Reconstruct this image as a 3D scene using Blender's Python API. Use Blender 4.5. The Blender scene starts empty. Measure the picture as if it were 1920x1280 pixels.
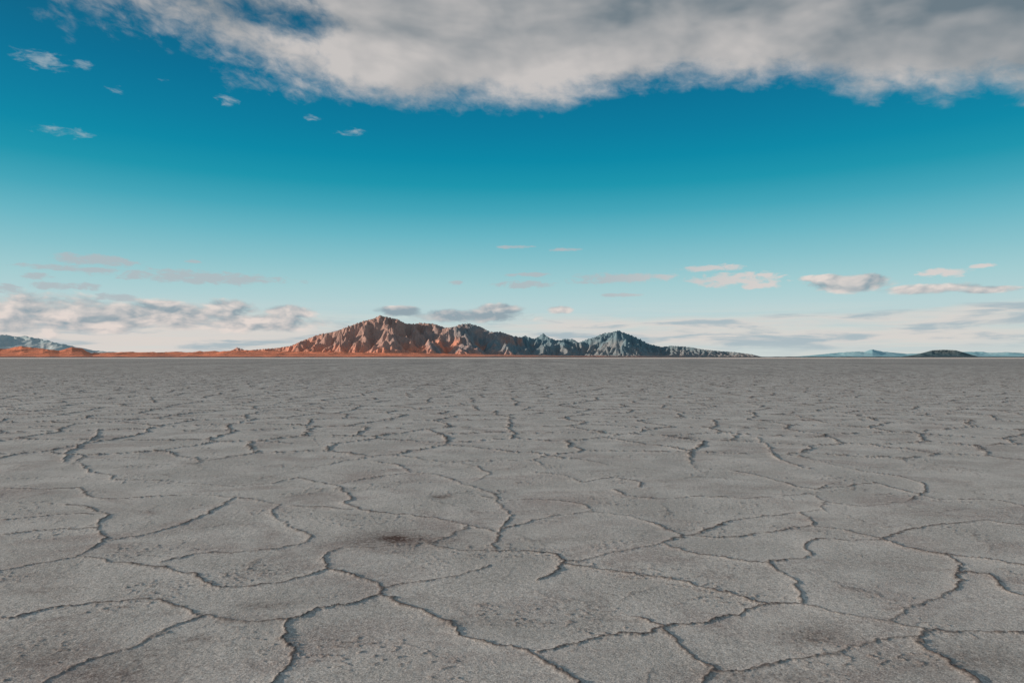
import bpy, math, numpy as np
from math import radians as R
from mathutils import Vector

scene = bpy.context.scene
CAM_H = 1.5
F = 1280.0          # focal length in photo pixels (24 mm on a 36 mm sensor, 1920 px wide)
HZ = 670.0          # horizon row in the photo

# ------------------------------------------------------------------ numpy noise
def _hash(ix, iy, seed):
    h = (ix.astype(np.int64) * 374761393 + iy.astype(np.int64) * 668265263 + seed * 1274126177) & 0xFFFFFFFF
    h = ((h ^ (h >> 13)) * 1274126177) & 0xFFFFFFFF
    h = ((h ^ (h >> 16)) * 2246822519) & 0xFFFFFFFF
    return ((h ^ (h >> 15)) & 0xFFFFFF) / float(0x1000000)

def perlin(x, y, seed=0):
    ix = np.floor(x); iy = np.floor(y)
    fx = x - ix; fy = y - iy
    ux = fx * fx * fx * (fx * (fx * 6 - 15) + 10); uy = fy * fy * fy * (fy * (fy * 6 - 15) + 10)
    def g(ox, oy):
        a = _hash(ix + ox, iy + oy, seed) * 2 * np.pi
        return np.cos(a) * (fx - ox) + np.sin(a) * (fy - oy)
    a = g(0, 0) * (1 - ux) + g(1, 0) * ux
    b = g(0, 1) * (1 - ux) + g(1, 1) * ux
    return (a * (1 - uy) + b * uy) * 1.5

def fbm(x, y, octv=4, seed=0, gain=0.5, lac=2.03):
    s = 0; a = 1.0; f = 1.0; t = 0
    for i in range(octv):
        s = s + a * perlin(x * f + 17.3 * i, y * f - 9.1 * i, seed + i); t += a
        a *= gain; f *= lac
    return s / t

def ridged(x, y, octv=6, seed=0, gain=0.5, lac=2.1, sharp=1.4):
    s = 0; a = 1.0; f = 1.0; t = 0; w = 1.0
    for i in range(octv):
        n = 1 - np.abs(perlin(x * f + 31.7 * i, y * f + 11.9 * i, seed + i)) * 1.5
        n = np.clip(n, 0, 1) ** sharp
        s = s + a * n * w; t += a
        w = np.clip(n * 1.3, 0, 1)
        a *= gain; f *= lac
    return s / t

def sstep(a, b, x):
    t = np.clip((x - a) / (b - a), 0, 1)
    return t * t * (3 - 2 * t)

def voronoi_edge(x, y, seed=0, jit=0.85):
    ix = np.floor(x); iy = np.floor(y)
    best = np.full(x.shape, 1e9); bx = np.zeros_like(x); by = np.zeros_like(x)
    for oy in (-1, 0, 1):
        for ox in (-1, 0, 1):
            px = ix + ox + .5 + (_hash(ix + ox, iy + oy, seed) - .5) * jit - x
            py = iy + oy + .5 + (_hash(ix + ox, iy + oy, seed + 77) - .5) * jit - y
            d = px * px + py * py
            m = d < best
            best = np.where(m, d, best); bx = np.where(m, px, bx); by = np.where(m, py, by)
    e = np.full(x.shape, 1e9)
    for oy in (-2, -1, 0, 1, 2):
        for ox in (-2, -1, 0, 1, 2):
            if abs(ox) + abs(oy) > 3: continue
            px = ix + ox + .5 + (_hash(ix + ox, iy + oy, seed) - .5) * jit - x
            py = iy + oy + .5 + (_hash(ix + ox, iy + oy, seed + 77) - .5) * jit - y
            dx = px - bx; dy = py - by
            L = np.sqrt(dx * dx + dy * dy)
            dd = np.where(L > 1e-5, ((px + bx) * .5 * dx + (py + by) * .5 * dy) / np.maximum(L, 1e-5), 1e9)
            e = np.minimum(e, dd)
    return e

def grid_mesh(name, X, Y, Z, attrs=None):
    nr, nc = X.shape
    me = bpy.data.meshes.new(name)
    co = np.stack([X, Y, Z], -1).reshape(-1, 3).astype(np.float32)
    idx = np.arange(nr * nc).reshape(nr, nc)
    q = np.stack([idx[:-1, :-1], idx[:-1, 1:], idx[1:, 1:], idx[1:, :-1]], -1).reshape(-1).astype(np.int32)
    nf = q.size // 4
    me.vertices.add(len(co)); me.vertices.foreach_set("co", co.ravel())
    me.loops.add(q.size); me.loops.foreach_set("vertex_index", q)
    me.polygons.add(nf)
    me.polygons.foreach_set("loop_start", np.arange(0, nf * 4, 4, dtype=np.int32))
    me.polygons.foreach_set("loop_total", np.full(nf, 4, dtype=np.int32))
    me.update(calc_edges=True)
    me.polygons.foreach_set("use_smooth", np.ones(nf, dtype=bool))
    if attrs:
        for k, v in attrs.items():
            a = me.attributes.new(k, 'FLOAT', 'POINT')
            a.data.foreach_set("value", v.reshape(-1).astype(np.float32))
    me.update()
    ob = bpy.data.objects.new(name, me)
    scene.collection.objects.link(ob)
    return ob

# ------------------------------------------------------------------ node helper
class NT:
    def __init__(s, tree): s.t = tree; s.n = tree.nodes; s.l = tree.links
    def put(s, sock, v):
        if isinstance(v, bpy.types.NodeSocket): s.l.new(v, sock)
        elif v is not None:
            try: sock.default_value = v
            except Exception:
                sock.default_value = tuple(v) + (1.0,)
    def m(s, op, a, b=None, c=None, clamp=False):
        n = s.n.new('ShaderNodeMath'); n.operation = op; n.use_clamp = clamp
        s.put(n.inputs[0], a)
        if b is not None: s.put(n.inputs[1], b)
        if c is not None: s.put(n.inputs[2], c)
        return n.outputs[0]
    def v(s, op, a, b=None, c=None):
        n = s.n.new('ShaderNodeVectorMath'); n.operation = op
        s.put(n.inputs[0], a)
        if b is not None: s.put(n.inputs[1], b)
        if c is not None: s.put(n.inputs[2], c)
        return n.outputs[1] if op in ('DOT_PRODUCT', 'LENGTH') else n.outputs[0]
    def comb(s, x, y, z):
        n = s.n.new('ShaderNodeCombineXYZ')
        for i, q in enumerate((x, y, z)): s.put(n.inputs[i], q)
        return n.outputs[0]
    def sep(s, a):
        n = s.n.new('ShaderNodeSeparateXYZ'); s.put(n.inputs[0], a); return n.outputs
    def noise(s, vec, scale, detail=4, rough=.5, dist=0.0, lac=2.0):
        n = s.n.new('ShaderNodeTexNoise'); s.put(n.inputs['Vector'], vec)
        n.inputs['Scale'].default_value = scale; n.inputs['Detail'].default_value = detail
        n.inputs['Roughness'].default_value = rough; n.inputs['Distortion'].default_value = dist
        n.inputs['Lacunarity'].default_value = lac
        return n.outputs['Fac']
    def mix(s, f, a, b, blend='MIX'):
        n = s.n.new('ShaderNodeMix'); n.data_type = 'RGBA'; n.blend_type = blend
        s.put(n.inputs[0], f)
        s.put(n.inputs[6], a if isinstance(a, bpy.types.NodeSocket) else tuple(a) + (1,))
        s.put(n.inputs[7], b if isinstance(b, bpy.types.NodeSocket) else tuple(b) + (1,))
        return n.outputs[2]
    def ss(s, x, a, b):
        n = s.n.new('ShaderNodeMapRange'); n.interpolation_type = 'SMOOTHSTEP'
        s.put(n.inputs[0], x)
        if a < b:
            n.inputs[1].default_value = a; n.inputs[2].default_value = b
        else:
            n.inputs[1].default_value = b; n.inputs[2].default_value = a
            n.inputs[3].default_value = 1; n.inputs[4].default_value = 0
        return n.outputs[0]
    def mr(s, x, a, b, c=0., d=1.):
        n = s.n.new('ShaderNodeMapRange')
        s.put(n.inputs[0], x); n.inputs[1].default_value = a; n.inputs[2].default_value = b
        n.inputs[3].default_value = c; n.inputs[4].default_value = d
        return n.outputs[0]
    def attr(s, name):
        n = s.n.new('ShaderNodeAttribute'); n.attribute_name = name; return n.outputs['Fac']

def new_mat(name):
    m = bpy.data.materials.new(name); m.use_nodes = True
    t = NT(m.node_tree)
    b = m.node_tree.nodes['Principled BSDF']
    b.inputs['Specular IOR Level'].default_value = 0.15
    return m, t, b

def lin(r, g, b):
    def c(x):
        x /= 255.0
        return x / 12.92 if x <= 0.04045 else ((x + 0.055) / 1.055) ** 2.4
    return (c(r), c(g), c(b))

# ------------------------------------------------------------------ ground
V0, step = 420.0, 0.70
f_r = F * 1024 / 1920
rows = [0.35, 0.8, 1.4]
y = f_r * CAM_H / V0
while y < 85:
    rows.append(y)
    y += min(step * y * y / (f_r * CAM_H), 0.11 if y < 45 else 0.17)
while y < 90000:
    rows.append(y); y *= 1.10
rows = np.array([-60000., -8000., -800., -80., -12., -3., -0.6] + rows)
NC = 1400
s = np.linspace(-1, 1, NC)
s = np.concatenate([[-12, -5, -2.4, -1.5, -1.15], s, [1.15, 1.5, 2.4, 5, 12]])
YY, SS = np.meshgrid(rows, s, indexing='ij')
XX = SS * (0.80 * np.abs(YY) + 1.8)

L = [
 [(0,1070),(60,1060),(145,1045),(200,1052),(270,1063),(330,1072),(360,1078),(385,1092),(415,1102)],
 [(415,1102),(470,1098),(530,1090),(590,1076),(622,1068)],
 [(440,931),(490,938),(520,945),(510,955),(515,970),(550,988),(580,1003),(577,1018)],
 [(622,1068),(611,1050),(615,1035),(640,1027),(700,1025),(760,1022),(800,1018)],
 [(622,1068),(665,1078),(700,1092),(716,1100),(716,1115)],
 [(716,1115),(760,1133),(810,1152),(850,1170),(885,1195),(920,1208),(960,1212),(990,1220),(1010,1240),(1050,1262),(1085,1290)],
 [(716,1100),(760,1092),(830,1085),(890,1070),(915,1058)],
 [(716,1115),(660,1130),(600,1143),(545,1160)],
 [(545,1160),(480,1163),(410,1160),(375,1155),(340,1140),(310,1128),(250,1126),(180,1130)],
 [(545,1160),(530,1190),(540,1215),(530,1245),(500,1290)],
 [(375,1157),(330,1175),(280,1200),(220,1220),(150,1245),(80,1285)],
 [(800,1020),(860,1030),(940,1032),(1000,1036),(1040,1040),(1060,1055),(1040,1075),(1010,1088)],
 [(930,1028),(928,1010),(940,993),(970,985),(1020,970),(1070,964),(1110,960),(1160,965),(1210,975),(1250,990),(1280,1002),(1340,1007),(1400,1003)],
 [(1110,960),(1095,945),(1060,940),(1000,935),(950,938)],
 [(1060,1055),(1110,1045),(1180,1030),(1240,1018),(1280,1003)],
 [(1060,1060),(1130,1068),(1200,1078),(1280,1090),(1350,1108),(1400,1122),(1440,1132),(1495,1130)],
 [(1240,1020),(1310,1040),(1380,1052),(1445,1058)],
 [(1445,1058),(1470,1075),(1490,1095),(1500,1115),(1495,1130)],
 [(1495,1130),(1430,1137),(1370,1155),(1300,1170),(1245,1178)],
 [(1180,1152),(1215,1165),(1245,1178),(1280,1205),(1305,1235),(1335,1258),(1305,1290)],
 [(1495,1130),(1550,1145),(1610,1160),(1680,1172),(1725,1178),(1790,1185),(1860,1190),(1925,1188)],
 [(1725,1178),(1720,1195),(1745,1220),(1790,1248),(1840,1285)],
 [(1445,1058),(1480,1050),(1515,1040),(1510,1020),(1540,1010),(1590,1012),(1650,1012)],
 [(1400,1003),(1470,992),(1525,985),(1590,995),(1650,1010),(1700,1025),(1770,1038),(1795,1050),(1795,1075),(1802,1098)],
 [(1770,1038),(1850,1048),(1925,1060)],
 [(1525,985),(1515,970),(1500,960),(1540,955),(1545,940),(1520,925)],
 [(870,908),(905,918),(925,925),(940,945),(958,965)],
 [(870,908),(895,900),(915,888),(893,874)],
 [(595,903),(635,912),(660,935),(645,945),(700,960),(760,965),(830,975),(880,985),(928,996)],
 [(0,915),(60,918),(150,915),(165,930),(205,936)],
 [(120,945),(160,950),(200,965),(180,985),(195,1015),(145,1045)],
 [(150,868),(170,885),(210,892),(215,900),(290,900),(350,905),(440,910),(510,905)],
 [(120,868),(125,850),(150,835),(180,820),(185,806)],
 [(1418,820),(1440,835),(1450,855),(1500,875),(1520,878)],
 [(1370,880),(1430,893),(1490,910),(1530,917),(1560,905)],
 [(1600,880),(1680,892),(1730,905),(1735,922)],
 [(1640,905),(1700,920),(1760,935),(1830,935),(1880,938),(1925,950)],
 [(1000,885),(1060,892),(1090,905),(1150,895),(1200,905),(1190,915)],
 [(1155,918),(1175,930),(1240,936),(1300,930),(1400,934),(1520,925)],
 [(1650,1010),(1700,995),(1760,985),(1850,976)],
 [(195,1015),(260,1003),(330,985),(390,962),(440,931)],
 [(577,1018),(520,1028),(440,1035),(360,1040),(300,1055)],
 [(0,1003),(60,996),(120,992),(180,990)],
 [(800,1020),(840,1005),(880,985)],
 [(510,905),(560,895),(595,903)],
 [(0,1160),(60,1150),(120,1138),(180,1130)],
 [(0,975),(70,968),(140,962),(200,965)],
 [(1245,1178),(1170,1190),(1100,1200),(1010,1218)],
 [(1335,1258),(1430,1245),(1560,1225),(1640,1200),(1722,1195)],
 [(1925,1120),(1880,1105),(1850,1075),(1795,1072)],
 [(640,905),(700,895),(770,885),(740,870),(700,865)],
 [(205,936),(300,930),(380,926),(440,931)],
 [(958,965),(940,993)],[(950,938),(900,930)],[(1845,976),(1925,985)],[(1530,917),(1640,905)],
 [(660,955),(600,950),(540,948)],[(770,885),(820,890),(870,908)],[(1300,1002),(1380,975),(1450,965),(1500,960)],
 [(1735,922),(1700,940),(1620,950),(1545,940)],[(1802,1098),(1760,1120),(1690,1150),(1680,1172)],
]
def to_ground(px, py):
    yy = CAM_H * F / (py - HZ)
    return ((px - 960.0) / F * yy, yy)

lx = fbm(XX * 1.7, YY * 1.7, 3, 11) * 0.10; ly = fbm(XX * 1.7 + 50, YY * 1.7 - 20, 3, 31) * 0.10
hx = fbm(XX * 5, YY * 5, 4, 21, gain=.68) * 0.070; hy = fbm(XX * 5 + 7, YY * 5, 4, 41, gain=.68) * 0.070
VX = XX + lx * 1.6 + hx * 1.5; VY = YY + ly * 1.6 + hy * 1.5
near = (YY > 1.2) & (YY < 85) & (np.abs(SS) <= 1.15)
dv = np.full(XX.shape, 9.0)
cell = 1.50
dv[near] = voronoi_edge(VX[near] / cell, VY[near] / cell, 5, 0.90) * cell
n2 = near & (YY > 2)
dv2 = np.full(XX.shape, 9.0)
dv2[n2] = voronoi_edge((VX[n2] + 3.3) / 1.15, VY[n2] / 1.15, 19, 0.95) * 1.15

dt = np.full(XX.shape, 9.0)
tm = (YY > 1.8) & (YY < 18) & (np.abs(SS) <= 1.0)
tx = (XX + lx * 0.35 + hx)[tm]; ty = (YY + ly * 0.35 + hy)[tm]
best = np.full(tx.shape, 9.0)
order = np.argsort(ty, kind='stable')
txs, tys = tx[order], ty[order]; bs = best[order]
for pl in L:
    P = [to_ground(*p) for p in pl]
    Q = []
    n = len(P)
    for i in range(n - 1):
        p0 = P[max(i - 1, 0)]; p1 = P[i]; p2 = P[i + 1]; p3 = P[min(i + 2, n - 1)]
        for k in range(3):
            t = k / 3.0
            cr_ = [0.5 * (2 * p1[j] + (p2[j] - p0[j]) * t + (2 * p0[j] - 5 * p1[j] + 4 * p2[j] - p3[j]) * t * t + (3 * p1[j] - p0[j] - 3 * p2[j] + p3[j]) * t ** 3) for j in (0, 1)]
            ln_ = [p1[j] + (p2[j] - p1[j]) * t for j in (0, 1)]
            Q.append((.6 * ln_[0] + .4 * cr_[0], .6 * ln_[1] + .4 * cr_[1]))
    Q.append(P[-1])
    for (ax, ay), (bx_, by_) in zip(Q[:-1], Q[1:]):
        lo = np.searchsorted(tys, min(ay, by_) - 0.3); hi = np.searchsorted(tys, max(ay, by_) + 0.3)
        if hi <= lo: continue
        X_ = txs[lo:hi]; Y_ = tys[lo:hi]
        ex, ey = bx_ - ax, by_ - ay
        q = np.clip(((X_ - ax) * ex + (Y_ - ay) * ey) / (ex * ex + ey * ey + 1e-9), 0, 1)
        d = np.hypot(X_ - ax - q * ex, Y_ - ay - q * ey)
        bs[lo:hi] = np.minimum(bs[lo:hi], d)
best[order] = bs
dt[tm] = best

vis1 = sstep(-0.35, 0.10, fbm(XX * 0.8, YY * 0.8, 3, 61))
vis2 = sstep(-0.05, 0.30, fbm(XX * 0.5 + 9, YY * 0.5, 3, 71))
farK = sstep(8.5, 11.0, YY)
wV = farK * (0.80 + 0.20 * vis1)
nearG = sstep(.10, .35, dt)
wV2 = np.where(YY > 10, vis2 * .35, 0) * sstep(8.0, 14.0, YY) + (1 - farK) * sstep(-.1, .25, fbm(XX * .9 + 4, YY * .9, 2, 77)) * .36 * nearG
lodw = 1 + 0.05 * np.clip(YY - 3, 0, 40)
hn = np.clip(0.9 + 0.7 * fbm(XX * 3, YY * 3, 3, 81), 0.5, 1.4)
rough = np.clip(1 + 0.5 * fbm(XX * 45, YY * 45, 2, 91), .5, 1.5)
def prof(d, w, wide):
    return 0.68 * np.exp(-(d / w) ** 2) + 0.32 * np.exp(-(d / wide) ** 2)
rT = prof(dt, 0.010 * lodw, 0.055)
rV = prof(dv, 0.012 * lodw, 0.055) * wV
rV2 = prof(dv2, 0.009 * lodw, 0.030) * wV2
ridge = np.maximum(np.maximum(rT * (0.65 + 0.35 * vis1), rV), rV2)
fade = 1 - sstep(55, 85, YY)
crust = fbm(XX * 16, YY * 16, 4, 101, gain=.75)
patch = sstep(-0.05, 0.35, fbm(XX * 1.1 + 3, YY * 1.6, 4, 111))
scales = np.clip(ridged(XX * 6, YY * 11, 4, 121, gain=.65) - 0.62, 0, 1) * patch
dome = fbm(XX * 0.55, YY * 0.55, 2, 131) * 0.010
Z = ridge * (0.0125 + .0145 * farK) * hn * rough + crust * 0.0026 * (1 - .6 * sstep(6, 14, YY)) + scales * 0.030 * (1 - .75 * sstep(7, 18, YY)) + dome * (1 - .6 * sstep(10, 30, YY))
Z = Z * fade * np.where((YY > 1.2), 1, 0)
dirt = np.maximum(np.exp(-(dt / (0.0110 * lodw)) ** 2) * (0.6 + 0.4 * vis1),
       np.maximum(np.exp(-(dv / (0.021 * lodw)) ** 2) * wV, np.exp(-(dv2 / (0.012 * lodw)) ** 2) * np.clip(wV2 * 1.3, 0, 1)))
halo = np.maximum(np.exp(-(dt / .10) ** 2), np.exp(-(dv / .10) ** 2) * wV)
silty = np.maximum(np.exp(-(dt / .22) ** 2), np.exp(-(dv2 / .10) ** 2) * .5)
stain = np.zeros_like(XX)
for px, py, hw, hh, st in [(733,1011,42,8,1.7),(745,1011,120,17,.85),(826,932,15,3,1.2),(640,1005,12,2.4,.8),(888,958,10,2.2,.6),(500,1128,60,10,.6),(360,1200,40,12,.6),(1500,1192,90,20,.6),
                       (1180,1160,60,6,.4),(860,1165,110,10,.4),(60,1110,80,12,.5),(1750,1135,8,2,.9),(800,722,20,1.0,.9),(1100,1010,60,5,.25),(470,1160,130,12,.3),(250,1240,120,35,.5),(1400,1262,190,22,.45),(60,1230,130,40,.45),(1850,1240,130,30,.45)]:
    cx, cy = to_ground(px, py)
    sx = hw / F * cy; sy = cy * cy / (CAM_H * F) * hh
    r2 = ((XX + (lx + hx) * 1.4 - cx) / sx) ** 2 + ((YY + (ly + hy) * 1.4 - cy) / sy) ** 2
    stain = np.maximum(stain, st * np.exp(-r2))
Z = Z - np.clip(stain, 0, 1.2) * 0.004 * np.where(YY < 20, 1, 0)
ground = grid_mesh("ground", XX, YY, Z, {"dirt": dirt * fade, "stain": stain, "scales": np.clip(scales * 5, 0, 1) * fade, "halo": halo * fade, "silty": silty * fade})
ground["kind"] = "structure"
ground["label"] = "cracked grey salt flat with raised polygonal ridges"
ground["category"] = "salt flat"

m, t, b = new_mat("salt_crust")
geo = t.n.new('ShaderNodeNewGeometry').outputs['Position']
P = t.sep(geo)
dist = P[1]
mid = t.noise(geo, 1.1, 6, .65, 0.4)
fine = t.noise(geo, 26, 6, .8)
grain = t.noise(geo, 110, 3, .8)
col = t.mix(t.ss(mid, .36, .66), (.40, .405, .402), (.56, .565, .562))
siltn = t.ss(t.noise(t.v('MULTIPLY', geo, (1, 1.4, 1)), 0.8, 7, .7, .5), .46, .66)
silt = t.m('MULTIPLY', siltn, t.m('ADD', .50, t.m('MULTIPLY', t.attr("silty"), .38)))
col = t.mix(silt, col, (.275, .232, .228))
col = t.mix(t.m('MULTIPLY', t.attr("halo"), .22), col, (.64, .635, .63))
col = t.mix(t.m('MULTIPLY', t.ss(fine, .52, .64), .50), col, (.20, .180, .176))
col = t.mix(t.m('MULTIPLY', t.ss(fine, .49, .38), .45), col, (.70, .70, .695))
col = t.mix(t.m('MULTIPLY', t.ss(grain, .51, .64), .60), col, (.85, .85, .845))
col = t.mix(t.m('MULTIPLY', t.ss(grain, .49, .36), .60), col, (.14, .13, .13))
col = t.mix(t.m('MULTIPLY', t.attr("scales"), .6), col, (.18, .145, .138))
dd = t.m('MULTIPLY', t.attr("dirt"), t.mr(fine, .3, .65, 1.15, .70), clamp=True)
col = t.mix(dd, col, (.085, .068, .066))
col = t.mix(t.m('MULTIPLY', t.attr("stain"), t.mr(fine, .35, .62, .35, 1.0), clamp=True), col, (.085, .055, .05))
wnn = t.n.new('ShaderNodeTexNoise'); wnn.inputs['Scale'].default_value = 0.6; t.l.new(geo, wnn.inputs['Vector'])
wv = t.v('ADD', geo, wnn.outputs['Color'])
vo = t.n.new('ShaderNodeTexVoronoi'); vo.feature = 'DISTANCE_TO_EDGE'; vo.voronoi_dimensions = '2D'
vo.inputs['Scale'].default_value = 1 / 1.9; t.l.new(wv, vo.inputs['Vector'])
fl = t.m('MULTIPLY', t.ss(vo.outputs['Distance'], .24, .03), t.ss(mid, .36, .56))
col = t.mix(t.m('MULTIPLY', t.m('MULTIPLY', fl, t.ss(dist, 45, 80)), .85), col, (.15, .14, .138))
f1 = t.noise(t.v('MULTIPLY', geo, (.45, .09, 1)), 1.0, 4, .7)
col = t.mix(t.m('MULTIPLY', t.m('MULTIPLY', t.ss(f1, .47, .60), .60), t.ss(dist, 30, 90)), col, (.19, .18, .18))
fd = t.noise(t.v('MULTIPLY', geo, (.10, .010, 1)), 1.0, 5, .75)
col = t.mix(t.m('MULTIPLY', t.m('MULTIPLY', t.ss(fd, .45, .58), .60), t.ss(dist, 70, 200)), col, (.20, .195, .20))
col = t.mix(t.m('MULTIPLY', t.m('MULTIPLY', t.ss(fd, .47, .36), .45), t.ss(dist, 70, 200)), col, (.58, .565, .56))
col = t.mix(t.ss(dist, 550, 1500), col, (.88, .76, .70))  # sunlight on the farthest salt painted in as a paler, warmer base colour
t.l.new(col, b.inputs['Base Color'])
b.inputs['Roughness'].default_value = .9
bmp = t.n.new('ShaderNodeBump'); bmp.inputs['Distance'].default_value = .009; bmp.inputs['Strength'].default_value = 1.0
t.l.new(t.m('ADD', fine, t.m('MULTIPLY', grain, .5)), bmp.inputs['Height'])
t.l.new(bmp.outputs[0], b.inputs['Normal'])
ground.data.materials.append(m)

# ------------------------------------------------------------------ terrain beyond the flat
def smooth1(a, k):
    ker = np.exp(-np.linspace(-2, 2, 2 * k + 1) ** 2); ker /= ker.sum()
    return np.convolve(np.pad(a, k, mode='edge'), ker, 'valid')

def tag(o, label, cat):
    o["kind"] = "structure"; o["label"] = label; o["category"] = cat

def stream_power(x0, x1, y0, y1, dx, Ufun, iters=45, kdt=0.15, mexp=.45, cap=.8, seed=1):
    xs = np.arange(x0, x1, dx); ys = np.arange(y0, y1, dx)
    nx, ny = len(xs), len(ys)
    X, Y = np.meshgrid(xs, ys)
    U = Ufun(X, Y)
    hard = np.clip(1 + 0.9 * fbm(X / 600, Y / 600, 3, seed + 3), .35, 2)
    capf = (cap * np.clip(1 + 1.3 * fbm(X / 130, Y / 130, 3, seed + 8), .35, 2.2)).ravel()
    h = np.abs(fbm(X / 300, Y / 300, 5, seed, gain=.7)) * 25 * (U > 0)
    nb = [(-1, -1), (-1, 0), (-1, 1), (0, -1), (0, 1), (1, -1), (1, 0), (1, 1)]
    N = nx * ny; ids = np.arange(N).reshape(ny, nx)
    base = (U <= 0.0); base[0, :] = base[-1, :] = True; base[:, 0] = base[:, -1] = True
    bflat = base.ravel()
    for it in range(iters):
        hp = np.pad(h, 1, mode='edge')
        bs_ = np.zeros_like(h); rec = ids.copy(); rl = np.full(h.shape, dx)
        for oy, ox in nb:
            L_ = dx * math.hypot(ox, oy)
            sl = (h - hp[1 + oy:1 + oy + ny, 1 + ox:1 + ox + nx]) / L_
            tgt = np.clip(ids + oy * nx + ox, 0, N - 1)
            mk = sl > bs_
            bs_ = np.where(mk, sl, bs_); rec = np.where(mk, tgt, rec); rl = np.where(mk, L_, rl)
        rec = rec.ravel(); order = np.argsort(h.ravel(), kind='stable')
        A = [dx * dx] * N; rL = rec.tolist(); oL = order.tolist()
        for i in reversed(oL):
            r = rL[i]
            if r != i: A[r] += A[i]
        Aa = np.array(A)
        fac = (kdt * hard.ravel() * Aa ** mexp / rl.ravel())
        hu = (h + U).ravel(); hu[bflat] = 0
        fL = fac.tolist(); hL = hu.tolist(); cL = (rl.ravel() * capf).tolist(); bL = bflat.tolist()
        for i in oL:
            r = rL[i]
            if r != i and not bL[i]:
                v = (hL[i] + fL[i] * hL[r]) / (1 + fL[i])
                mxv = hL[r] + cL[i]
                hL[i] = v if v < mxv else mxv
        h = np.array(hL).reshape(ny, nx)
    return xs, ys, h

def bilinear(xs, ys, h, X, Y):
    fx = np.clip((X - xs[0]) / (xs[1] - xs[0]), 0, len(xs) - 1.001); fy = np.clip((Y - ys[0]) / (ys[1] - ys[0]), 0, len(ys) - 1.001)
    ix = fx.astype(int); iy = fy.astype(int); ax = fx - ix; ay = fy - iy
    return (h[iy, ix] * (1 - ax) + h[iy, ix + 1] * ax) * (1 - ay) + (h[iy + 1, ix] * (1 - ax) + h[iy + 1, ix + 1] * ax) * ay

main_sky = [(395,669),(425,661),(445,651),(462,657),(480,655),(520,652),(545,648),(570,637),(600,626),(625,622),(655,611),(680,602),(700,597),(712,591),(730,595),(745,598),(760,606),(775,607),(790,605),(815,607),(835,614),(850,613),(862,608),(880,606),(900,612),(920,622),(940,622),(960,629),(975,632),(985,629),(1000,635),(1012,630),(1018,624),(1030,633),(1045,638),(1060,635),(1075,636),(1085,642),(1100,636),(1115,632),(1130,625),(1150,622),(1158,619),(1175,625),(1195,633),(1215,644),(1240,650),(1260,648),(1290,650),(1320,655),(1350,658),(1380,660),(1410,664),(1430,669)]
sxm = np.array([(p[0] - 960) / F for p in main_sky]); shm = np.array([(HZ - p[1]) / F for p in main_sky])
def Umain(X, Y):
    u = X / Y
    S = np.interp(u, sxm, shm, left=0, right=0) * 10300
    w = 450 + 2.3 * S
    yc = 10300 + 350 * np.sin(X / 1300.0) + 250 * fbm(X / 900, Y / 900, 3, 88)
    q = (Y - yc) / w
    U = S * np.clip(1 - q * q, 0, 1) * (.45 + 1.9 * np.clip(fbm(X / 480, Y / 700, 4, 99) + .25, 0, 1))
    for px, hh, yb, ww in [(862, 420, 9250, 260), (600, 260, 9300, 330), (950, 200, 9200, 260), (690, 330, 9100, 230), (770, 340, 9200, 240), (1015, 340, 9500, 150), (1160, 300, 9800, 330)]:
        xb = (px - 960) / F * yb
        U = np.maximum(U, hh * np.clip(1.2 * np.exp(-((X - xb) ** 2 + (Y - yb) ** 2) / ww ** 2) - .12, 0, 1) * 1.3)
    return U / 22.0
xs, ys, hh_ = stream_power(-4500, 4600, 8300, 12600, 17.0, Umain, iters=40, kdt=.36, cap=1.3, seed=5)
nc, nr = 1500, 430
u = np.linspace(sxm[0], sxm[-1], nc); S = np.interp(u, sxm, shm)
T, U_ = np.meshgrid(np.linspace(0, 1, nr), u, indexing='ij')
Yw = 8350 + 4150 * T; Xw = U_ * Yw
jx = fbm(Xw / 90, Yw / 90, 3, 301) * 12; jy = fbm(Xw / 90 + 5, Yw / 90, 3, 302) * 12
H0 = bilinear(xs, ys, hh_, Xw + jx, Yw + jy)
cw = fbm(Xw / 400, Yw / 400, 3, 310) * 150
# diagonal rock ribs, finer than the drainage relief
rx = (Xw * .8 + Yw * .45 + cw); ry = (-Xw * .45 + Yw * .8 + cw)
crag = ridged(rx / 230, ry / 420, 5, 303, gain=.62, sharp=1.0)
H0 = H0 + (crag - .45) * 85 * np.clip(H0 / 240, 0, 1)
H0 = np.maximum(H0, 0)
ang = H0 / Yw
mx = smooth1(ang.max(0), 5); Sm = smooth1(S, 2)
sc = smooth1(np.clip(Sm / np.maximum(mx, 1e-5), .35, 2.6), 3)
Hm = H0 * sc[None, :]
Hm[0, :] = -3; Hm[-1, :] = -3; Hm[:, 0] = -3; Hm[:, -1] = -3
mountain = grid_mesh("mountain", Xw, Yw, Hm, {"hrel": Hm / 620.0, "crag": crag})
tag(mountain, "rugged desert mountain range with orange sunlit foothills", "mountain")

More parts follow.
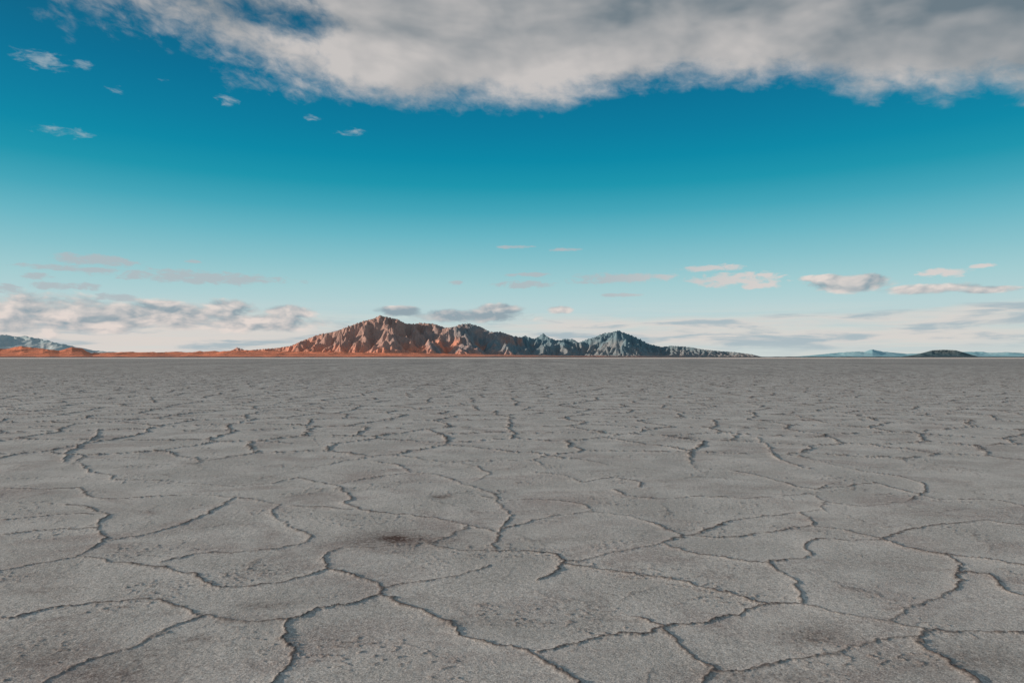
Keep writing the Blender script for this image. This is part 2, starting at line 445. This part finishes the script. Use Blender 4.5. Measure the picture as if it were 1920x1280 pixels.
def make_range(name, sky, y0, y1, nc, nr, wl, crest=0.55, seed=1, k=14, relief=0.75, foot=1.6):
    sx = np.array([(p[0] - 960) / F for p in sky]); sh = np.array([max(HZ - p[1], 0) / F for p in sky])
    u = np.linspace(sx[0], sx[-1], nc); S = np.interp(u, sx, sh)
    T, U = np.meshgrid(np.linspace(0, 1, nr), u, indexing='ij')
    Yw = y0 + (y1 - y0) * T; Xw = U * Yw
    wpx = fbm(Xw / wl * .8, Yw / wl * .8, 3, seed + 5) * wl * .45
    wpy = fbm(Xw / wl * .8 + 9, Yw / wl * .8, 3, seed + 6) * wl * .45
    rg = ridged((Xw + wpx) / wl, (Yw + wpy) / (wl * 1.35), 6, seed, gain=.5)
    rg = (rg - rg.min()) / (rg.max() - rg.min())
    tc = crest + 0.12 * fbm(U * 9, U * 0 + seed, 3, seed + 9)
    E = np.where(T < tc, np.clip(T / tc, 0, 1) ** foot, np.clip((1 - T) / (1 - tc), 0, 1) ** 1.2)
    rel = E * ((1 - relief) + relief * rg * 1.3)
    ang = rel * S[None, :]
    mx = smooth1(ang.max(0), k); Sm = smooth1(S, 3)
    sc = np.clip(np.where(mx > 1e-6, Sm / np.maximum(mx, 1e-6), 1), 0.3, 3)
    H = ang * sc[None, :] * Yw + CAM_H * np.clip(rel * 6, 0, 1)
    H[0, :] = -3; H[-1, :] = -3; H[:, 0] = -3; H[:, -1] = -3
    return grid_mesh(name, Xw, Yw, H, {"hrel": H / H.max(), "crag": rg})

def rock_mat(name, orange, shade_brown, rock, shade_rock, h0=.10, h1=.42, vary=None, gully=.45, nfk=.5):
    m, t, b = new_mat(name)
    g = t.n.new('ShaderNodeNewGeometry'); pos = g.outputs['Position']; P = t.sep(pos)
    hr = t.attr("hrel")
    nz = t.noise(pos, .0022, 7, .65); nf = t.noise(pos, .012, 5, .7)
    east = t.ss(t.m('ADD', P[0], t.mr(nz, .3, .7, -900, 900)), -1500, 300)  # eastern cloud shade and cool haze are painted into the base colour
    low = t.mix(east, orange, shade_brown)
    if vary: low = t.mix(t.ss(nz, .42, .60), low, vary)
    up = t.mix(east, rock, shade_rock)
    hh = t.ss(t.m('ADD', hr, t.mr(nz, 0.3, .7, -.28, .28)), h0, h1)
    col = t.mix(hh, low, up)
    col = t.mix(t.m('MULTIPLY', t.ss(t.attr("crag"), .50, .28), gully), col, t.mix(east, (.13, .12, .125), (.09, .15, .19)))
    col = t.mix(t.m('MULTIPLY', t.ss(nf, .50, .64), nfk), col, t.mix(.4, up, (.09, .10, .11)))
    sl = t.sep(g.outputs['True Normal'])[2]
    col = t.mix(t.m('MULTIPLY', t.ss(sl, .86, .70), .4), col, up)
    t.l.new(col, b.inputs['Base Color']); b.inputs['Roughness'].default_value = .95
    b.inputs['Specular IOR Level'].default_value = .03
    bmp = t.n.new('ShaderNodeBump'); bmp.inputs['Distance'].default_value = 30; bmp.inputs['Strength'].default_value = .8
    t.l.new(t.noise(pos, .010, 7, .7), bmp.inputs['Height']); t.l.new(bmp.outputs[0], b.inputs['Normal'])
    return m
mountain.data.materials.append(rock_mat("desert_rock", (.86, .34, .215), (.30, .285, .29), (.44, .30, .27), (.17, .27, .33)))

hill = make_range("hill", [(-420,666),(-200,655),(-80,652),(0,654),(40,650),(80,653),(110,656),(135,652),(155,655),(172,661),(220,660),(300,660),(380,659),(440,657),(500,657),(560,659),(700,661),(850,663),(960,665),(1100,667),(1300,668.5)],
    7300, 9200, 900, 150, 420, crest=.6, seed=23, relief=.28, foot=1.0, k=20)
tag(hill, "low orange sunlit desert foothills at the edge of the flat", "hill")
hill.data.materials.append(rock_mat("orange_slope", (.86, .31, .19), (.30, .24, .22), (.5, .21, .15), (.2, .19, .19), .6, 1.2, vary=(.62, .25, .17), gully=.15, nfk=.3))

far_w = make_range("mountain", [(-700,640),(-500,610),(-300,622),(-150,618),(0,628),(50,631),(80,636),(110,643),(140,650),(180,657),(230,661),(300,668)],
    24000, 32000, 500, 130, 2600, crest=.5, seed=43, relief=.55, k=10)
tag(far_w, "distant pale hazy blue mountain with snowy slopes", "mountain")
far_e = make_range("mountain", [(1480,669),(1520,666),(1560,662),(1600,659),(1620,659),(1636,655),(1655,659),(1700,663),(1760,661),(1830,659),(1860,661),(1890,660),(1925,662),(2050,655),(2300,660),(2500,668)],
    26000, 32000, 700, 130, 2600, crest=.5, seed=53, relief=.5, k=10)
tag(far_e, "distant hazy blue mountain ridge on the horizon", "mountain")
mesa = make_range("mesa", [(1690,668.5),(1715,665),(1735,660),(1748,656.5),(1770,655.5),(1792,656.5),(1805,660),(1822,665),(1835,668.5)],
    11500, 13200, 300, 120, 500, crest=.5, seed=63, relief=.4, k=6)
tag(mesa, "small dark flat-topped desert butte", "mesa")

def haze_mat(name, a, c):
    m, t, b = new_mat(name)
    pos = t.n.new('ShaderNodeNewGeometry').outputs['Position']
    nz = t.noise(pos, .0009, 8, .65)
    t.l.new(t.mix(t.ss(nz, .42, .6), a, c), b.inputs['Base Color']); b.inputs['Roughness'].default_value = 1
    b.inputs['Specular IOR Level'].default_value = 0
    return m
far_w.data.materials.append(haze_mat("hazy_snowy_rock", (.42, .54, .59), (.56, .62, .645)))  # distance haze over both far ranges is put into their base colour
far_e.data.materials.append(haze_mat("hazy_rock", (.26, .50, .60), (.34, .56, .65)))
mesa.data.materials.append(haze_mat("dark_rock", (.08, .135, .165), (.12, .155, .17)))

ux = np.linspace(-1.6, 1.6, 1600); tt = np.array([0, .3, .6, 1.0])
Tg, Ug = np.meshgrid(tt, ux, indexing='ij')
Yg = 6300 + 400 * Tg; Xg = Ug * Yg
hp = (9.0 + 4.0 * fbm(Ug * 60, Ug * 0, 4, 7))[0]
Hg = np.stack([hp * 0 - 2, hp * .7, hp, hp * 0 - 2])
shore = grid_mesh("shore", Xg, Yg, Hg)
tag(shore, "thin dark strip of mud and scrub along the salt edge", "shore")
m, t, b = new_mat("shore_mud")
pos = t.n.new('ShaderNodeNewGeometry').outputs['Position']
t.l.new(t.mix(t.ss(t.noise(pos, .01, 5, .6), .4, .6), (.05, .04, .04), (.12, .075, .06)), b.inputs['Base Color'])
shore.data.materials.append(m)

# ------------------------------------------------------------------ sky with clouds
SUN_AZ, SUN_EL = -99.0, 12.0
world = bpy.data.worlds.new("World"); scene.world = world; world.use_nodes = True
try:
    world.cycles.sampling_method = 'MANUAL'; world.cycles.sample_map_resolution = 256
except Exception: pass
t = NT(world.node_tree); t.n.clear()
out = t.n.new('ShaderNodeOutputWorld'); bg = t.n.new('ShaderNodeBackground')
t.l.new(bg.outputs[0], out.inputs[0]); bg.inputs['Strength'].default_value = 0.1
sky = t.n.new('ShaderNodeTexSky'); sky.sky_type = 'NISHITA'; sky.sun_disc = False
sky.sun_elevation = R(SUN_EL); sky.sun_rotation = R(SUN_AZ)
d = t.v('NORMALIZE', t.n.new('ShaderNodeTexCoord').outputs['Generated'])
D = t.sep(d)
az = t.m('MULTIPLY', t.m('ARCTAN2', D[0], D[1]), 57.2958)
el = t.m('MULTIPLY', t.m('ARCSINE', D[2]), 57.2958)
def sky_ang(px, py):
    x, z = (px - 960) / F, (HZ - py) / F
    return math.degrees(math.atan(x)), math.degrees(math.atan(z / math.hypot(1, x)))
def c10(r, g, b): return tuple(10 * v for v in lin(r, g, b))
ramp = t.n.new('ShaderNodeValToRGB'); cr = ramp.color_ramp
stops = [(0,(208,216,214)),(2,(200,215,214)),(4,(185,211,214)),(6,(163,205,210)),(8,(135,194,204)),(10,(104,182,197)),(12,(66,166,186)),(14,(24,150,174)),(16,(0,137,167)),(18,(0,126,160)),(21,(0,112,149)),(25,(8,95,130)),(30,(14,84,114)),(60,(15,60,90))]
for i, (e, c) in enumerate(stops):
    if i >= 2: cr.elements.new(e / 60)
for i, (e, c) in enumerate(stops):
    cr.elements[i].position = e / 60; cr.elements[i].color = tuple(lin(*c)) + (1,)
t.l.new(t.m('DIVIDE', el, 60.0), ramp.inputs[0])
base = t.v('MULTIPLY', ramp.outputs[0], (10, 10, 10))
base = t.mix(0.03, base, sky.outputs[0])

# --- upper cloud bank
edge = [(-80,-80),(20,-30),(60,5),(130,48),(250,66),(310,94),(400,122),(470,152),(560,178),(640,187),(720,200),(820,208),(900,205),(980,207),(1010,203),(1100,192),(1200,180),(1290,158),(1370,156),(1450,155),(1530,166),(1600,185),(1640,196),(1700,190),(1800,185),(1860,174),(1925,188),(2050,180)]
fc = t.n.new('ShaderNodeFloatCurve'); cv = fc.mapping.curves[0]
pts = [(min(max((sky_ang(px, py)[0] + 45) / 90, 0), 1), sky_ang(px, py)[1] / 40) for px, py in edge]
cv.points[0].location = (0, pts[0][1]); cv.points[1].location = (1, pts[-1][1])
for p in pts: cv.points.new(*p)
fc.mapping.update()
t.l.new(t.m('DIVIDE', t.m('ADD', az, 45.0), 90.0, clamp=True), fc.inputs['Value'])
eb = t.m('MULTIPLY', fc.outputs[0], 40.0)
hgt = t.m('SUBTRACT', el, eb)
ca = t.comb(t.m('MULTIPLY', az, .10), t.m('MULTIPLY', t.m('ADD', el, t.m('MULTIPLY', az, .12)), .17), 15.0)
n1 = t.noise(ca, 1.6, 9, .60, .2)
n2 = t.noise(ca, 6.0, 7, .62, .3)
westw = t.ss(az, -8, -22)
nn = t.m('ADD', t.m('MULTIPLY', t.m('SUBTRACT', n1, .5), 1.3), t.m('MULTIPLY', t.m('SUBTRACT', n2, .5), .8))
nn = t.m('MULTIPLY', nn, t.m('ADD', 1.0, t.m('MULTIPLY', westw, 1.0)))
ae = t.comb(az, el, 0.0)
def ell(px, py, hw, hh):
    a, e = sky_ang(px, py); w = sky_ang(px + hw, py)[0] - a; h = e - sky_ang(px, py + hh)[1]
    q = t.v('MULTIPLY_ADD', ae, (1 / w, 1 / h, 0), (-a / w, -e / h, 0))
    return t.v('DOT_PRODUCT', q, q)
hole = t.m('POWER', 2.718, t.m('MULTIPLY', ell(545, 42, 150, 30), -1.0))
Dn = t.m('ADD', t.m('MINIMUM', t.m('MULTIPLY', hgt, 0.36), t.mr(westw, 0, 1, 1.6, .88)), nn)
Dn = t.m('SUBTRACT', Dn, t.m('MULTIPLY', hole, .62))
soft = t.m('ADD', .90, t.m('MULTIPLY', westw, .55))
aU = t.ss(t.m('DIVIDE', t.m('ADD', Dn, .12), soft), 0, 1)
n1b = t.noise(t.v('ADD', ca, (-.10, .13, 0)), 1.6, 3, .5, .2)
n1c = t.noise(ca, 1.6, 3, .5, .2)
emb = t.m('MULTIPLY', t.m('SUBTRACT', n1c, n1b), 1.0)
cs = t.noise(t.comb(t.m('MULTIPLY', az, .045), t.m('MULTIPLY', el, .12), 9.0), 1.6, 4, .5, .3)
thick = t.ss(hgt, .3, 8.5)
east = t.m('MULTIPLY', t.ss(az, 5, 35), t.ss(el, 17.0, 24))
lt = t.m('ADD', t.m('ADD', .82, emb), t.m('MULTIPLY', thick, -.40))
lt = t.m('ADD', lt, t.m('MULTIPLY', t.m('SUBTRACT', cs, .5), 1.9))
lt = t.m('ADD', lt, t.m('MULTIPLY', t.m('SUBTRACT', n2, .5), .15))
lt = t.m('SUBTRACT', lt, t.m('MULTIPLY', hole, .45))
lt = t.m('SUBTRACT', lt, t.m('MULTIPLY', east, .36), clamp=True)
cU = t.mix(lt, c10(110, 124, 133), c10(202, 197, 194))
c1 = t.mix(t.m('MULTIPLY', aU, .96), base, cU)

# --- small and low clouds
small = [(80,113,58,15),(155,122,20,8),(215,168,16,7),(425,190,17,9),(585,222,15,5),(660,247,24,6),(120,247,50,9),(305,150,12,4)]
streaks = [(175,487,68,10),(240,493,12,8),(370,520,145,11),(70,517,25,6),(130,503,90,5),(100,535,40,7),(165,537,20,7),(10,540,30,8),(220,558,38,7),
 (980,534,52,6),(855,530,12,4),(990,515,35,4),(1165,522,90,9),(1335,502,52,6),(1380,524,80,12),(1420,536,40,6),
 (1765,511,50,7),(1840,498,22,4),(1060,468,30,3),(960,463,30,3),(1165,553,35,3),(360,490,16,4)]
puffs = [(1600,532,85,15),(1640,524,35,11),(1740,541,100,10),(1850,543,60,7),(1540,521,40,7),
 (300,590,145,24),(425,582,60,20),(545,585,50,13),(480,604,110,18),(60,588,150,38),(200,604,110,18),
 (755,584,48,9),(880,592,115,13),(935,581,48,12),(1050,580,25,8)]
veils = [(120,630,340,34),(470,622,190,26),(1100,610,160,15),(1320,608,210,14),(1520,602,200,13),(1760,597,210,16),(1870,578,130,10),(1250,632,350,18),(1650,630,350,20)]
def mins(lst, k=1.3):
    r = None
    for q in lst:
        e = ell(q[0], q[1], q[2] * k, q[3] * k)
        r = e if r is None else t.m('MINIMUM', r, e)
    return r
ln = t.comb(t.m('MULTIPLY', az, .36), t.m('MULTIPLY', el, .80), 3.0)
q1 = t.noise(ln, 1.0, 9, .60, .3)
q1u = t.noise(t.v('ADD', ln, (-.12, .30, 0)), 1.0, 4, .5, .3)
q1c = t.noise(ln, 1.0, 4, .5, .3)
ds = t.m('ADD', t.m('SUBTRACT', 1.0, mins(puffs, 1.2)), t.m('MULTIPLY', t.m('SUBTRACT', q1, .5), 3.0))
aL = t.m('MULTIPLY', t.ss(ds, .0, .75), .90)
litL = t.m('ADD', .50, t.m('MULTIPLY', t.m('SUBTRACT', q1c, q1u), 4.0))
behind = t.m('POWER', 2.718, t.m('MULTIPLY', ell(870, 590, 190, 30), -1.0))
litL = t.m('SUBTRACT', litL, t.m('MULTIPLY', behind, .45), clamp=True)
cL = t.mix(litL, c10(142, 158, 168), c10(228, 215, 208))
lv = t.comb(t.m('MULTIPLY', az, .12), t.m('MULTIPLY', el, 1.0), 8.0)
qv = t.noise(lv, 1.0, 7, .58, .4)
dvv = t.m('ADD', t.m('SUBTRACT', 1.0, mins(veils, 1.3)), t.m('MULTIPLY', t.m('SUBTRACT', qv, .5), 3.2))
aV = t.m('MULTIPLY', t.ss(dvv, -.1, 1.0), .85)
cV = t.mix(t.ss(qv, .60, .46), c10(166, 182, 190), c10(216, 210, 205))
ln2 = t.comb(t.m('MULTIPLY', az, .8), t.m('MULTIPLY', el, 2.2), 7.0)
q2 = t.noise(ln2, 1.0, 7, .62, .4)
n2c = t.m('SUBTRACT', q2, .5)
dst = t.m('ADD', t.m('SUBTRACT', 1.0, mins(streaks)), t.m('MULTIPLY', n2c, 3.8))
aT = t.m('MULTIPLY', t.ss(dst, .0, .9), .80)
dsm = t.m('ADD', t.m('SUBTRACT', .9, mins(small)), t.m('MULTIPLY', n2c, 5.5))
aS = t.m('MULTIPLY', t.ss(dsm, .0, 2.0), .50)
hb = t.noise(t.comb(t.m('MULTIPLY', az, .07), t.m('MULTIPLY', el, 1.9), 1.0), 1.0, 6, .55, .3)
west = t.ss(az, -10, -30)
aH = t.m('MULTIPLY', t.ss(el, 5.0, 1.0), t.m('ADD', t.mr(hb, .36, .60, .10, .95), t.m('MULTIPLY', west, .4)), clamp=True)
hc = t.mix(west, t.mix(t.ss(hb, .42, .55), c10(178, 190, 195), c10(208, 210, 206)), c10(222, 210, 203))
c2 = t.mix(t.m('MULTIPLY', aH, .85), c1, hc)
c2 = t.mix(aV, c2, cV)
cT = t.mix(t.ss(az, 5, 22), c10(176, 184, 189), c10(222, 208, 203))
c3 = t.mix(aT, c2, cT)
c3 = t.mix(aL, c3, cL)
c4 = t.mix(aS, c3, c10(200, 204, 204))
c5 = t.mix(t.ss(el, -.2, -2.0), c4, (2.2, 2.2, 2.2))
t.l.new(c5, bg.inputs['Color'])

sun = bpy.data.lights.new("sun", 'SUN'); sun.energy = 4.5; sun.angle = R(.5); sun.color = (1.0, .78, .60)
so = bpy.data.objects.new("sun", sun); scene.collection.objects.link(so)
a, e = R(SUN_AZ), R(SUN_EL)
sd = Vector((math.sin(a) * math.cos(e), math.cos(a) * math.cos(e), math.sin(e)))
so.rotation_euler = sd.to_track_quat('Z', 'Y').to_euler()

cam = bpy.data.cameras.new("camera"); co = bpy.data.objects.new("camera", cam)
scene.collection.objects.link(co); scene.camera = co
cam.lens = 24; cam.sensor_width = 36; cam.shift_y = 30 / 1920
cam.clip_start = .05; cam.clip_end = 200000
co.location = (0, 0, CAM_H); co.rotation_euler = (R(90), 0, 0)
scene.view_settings.view_transform = 'Standard'; scene.view_settings.look = 'None'; scene.view_settings.exposure = 0
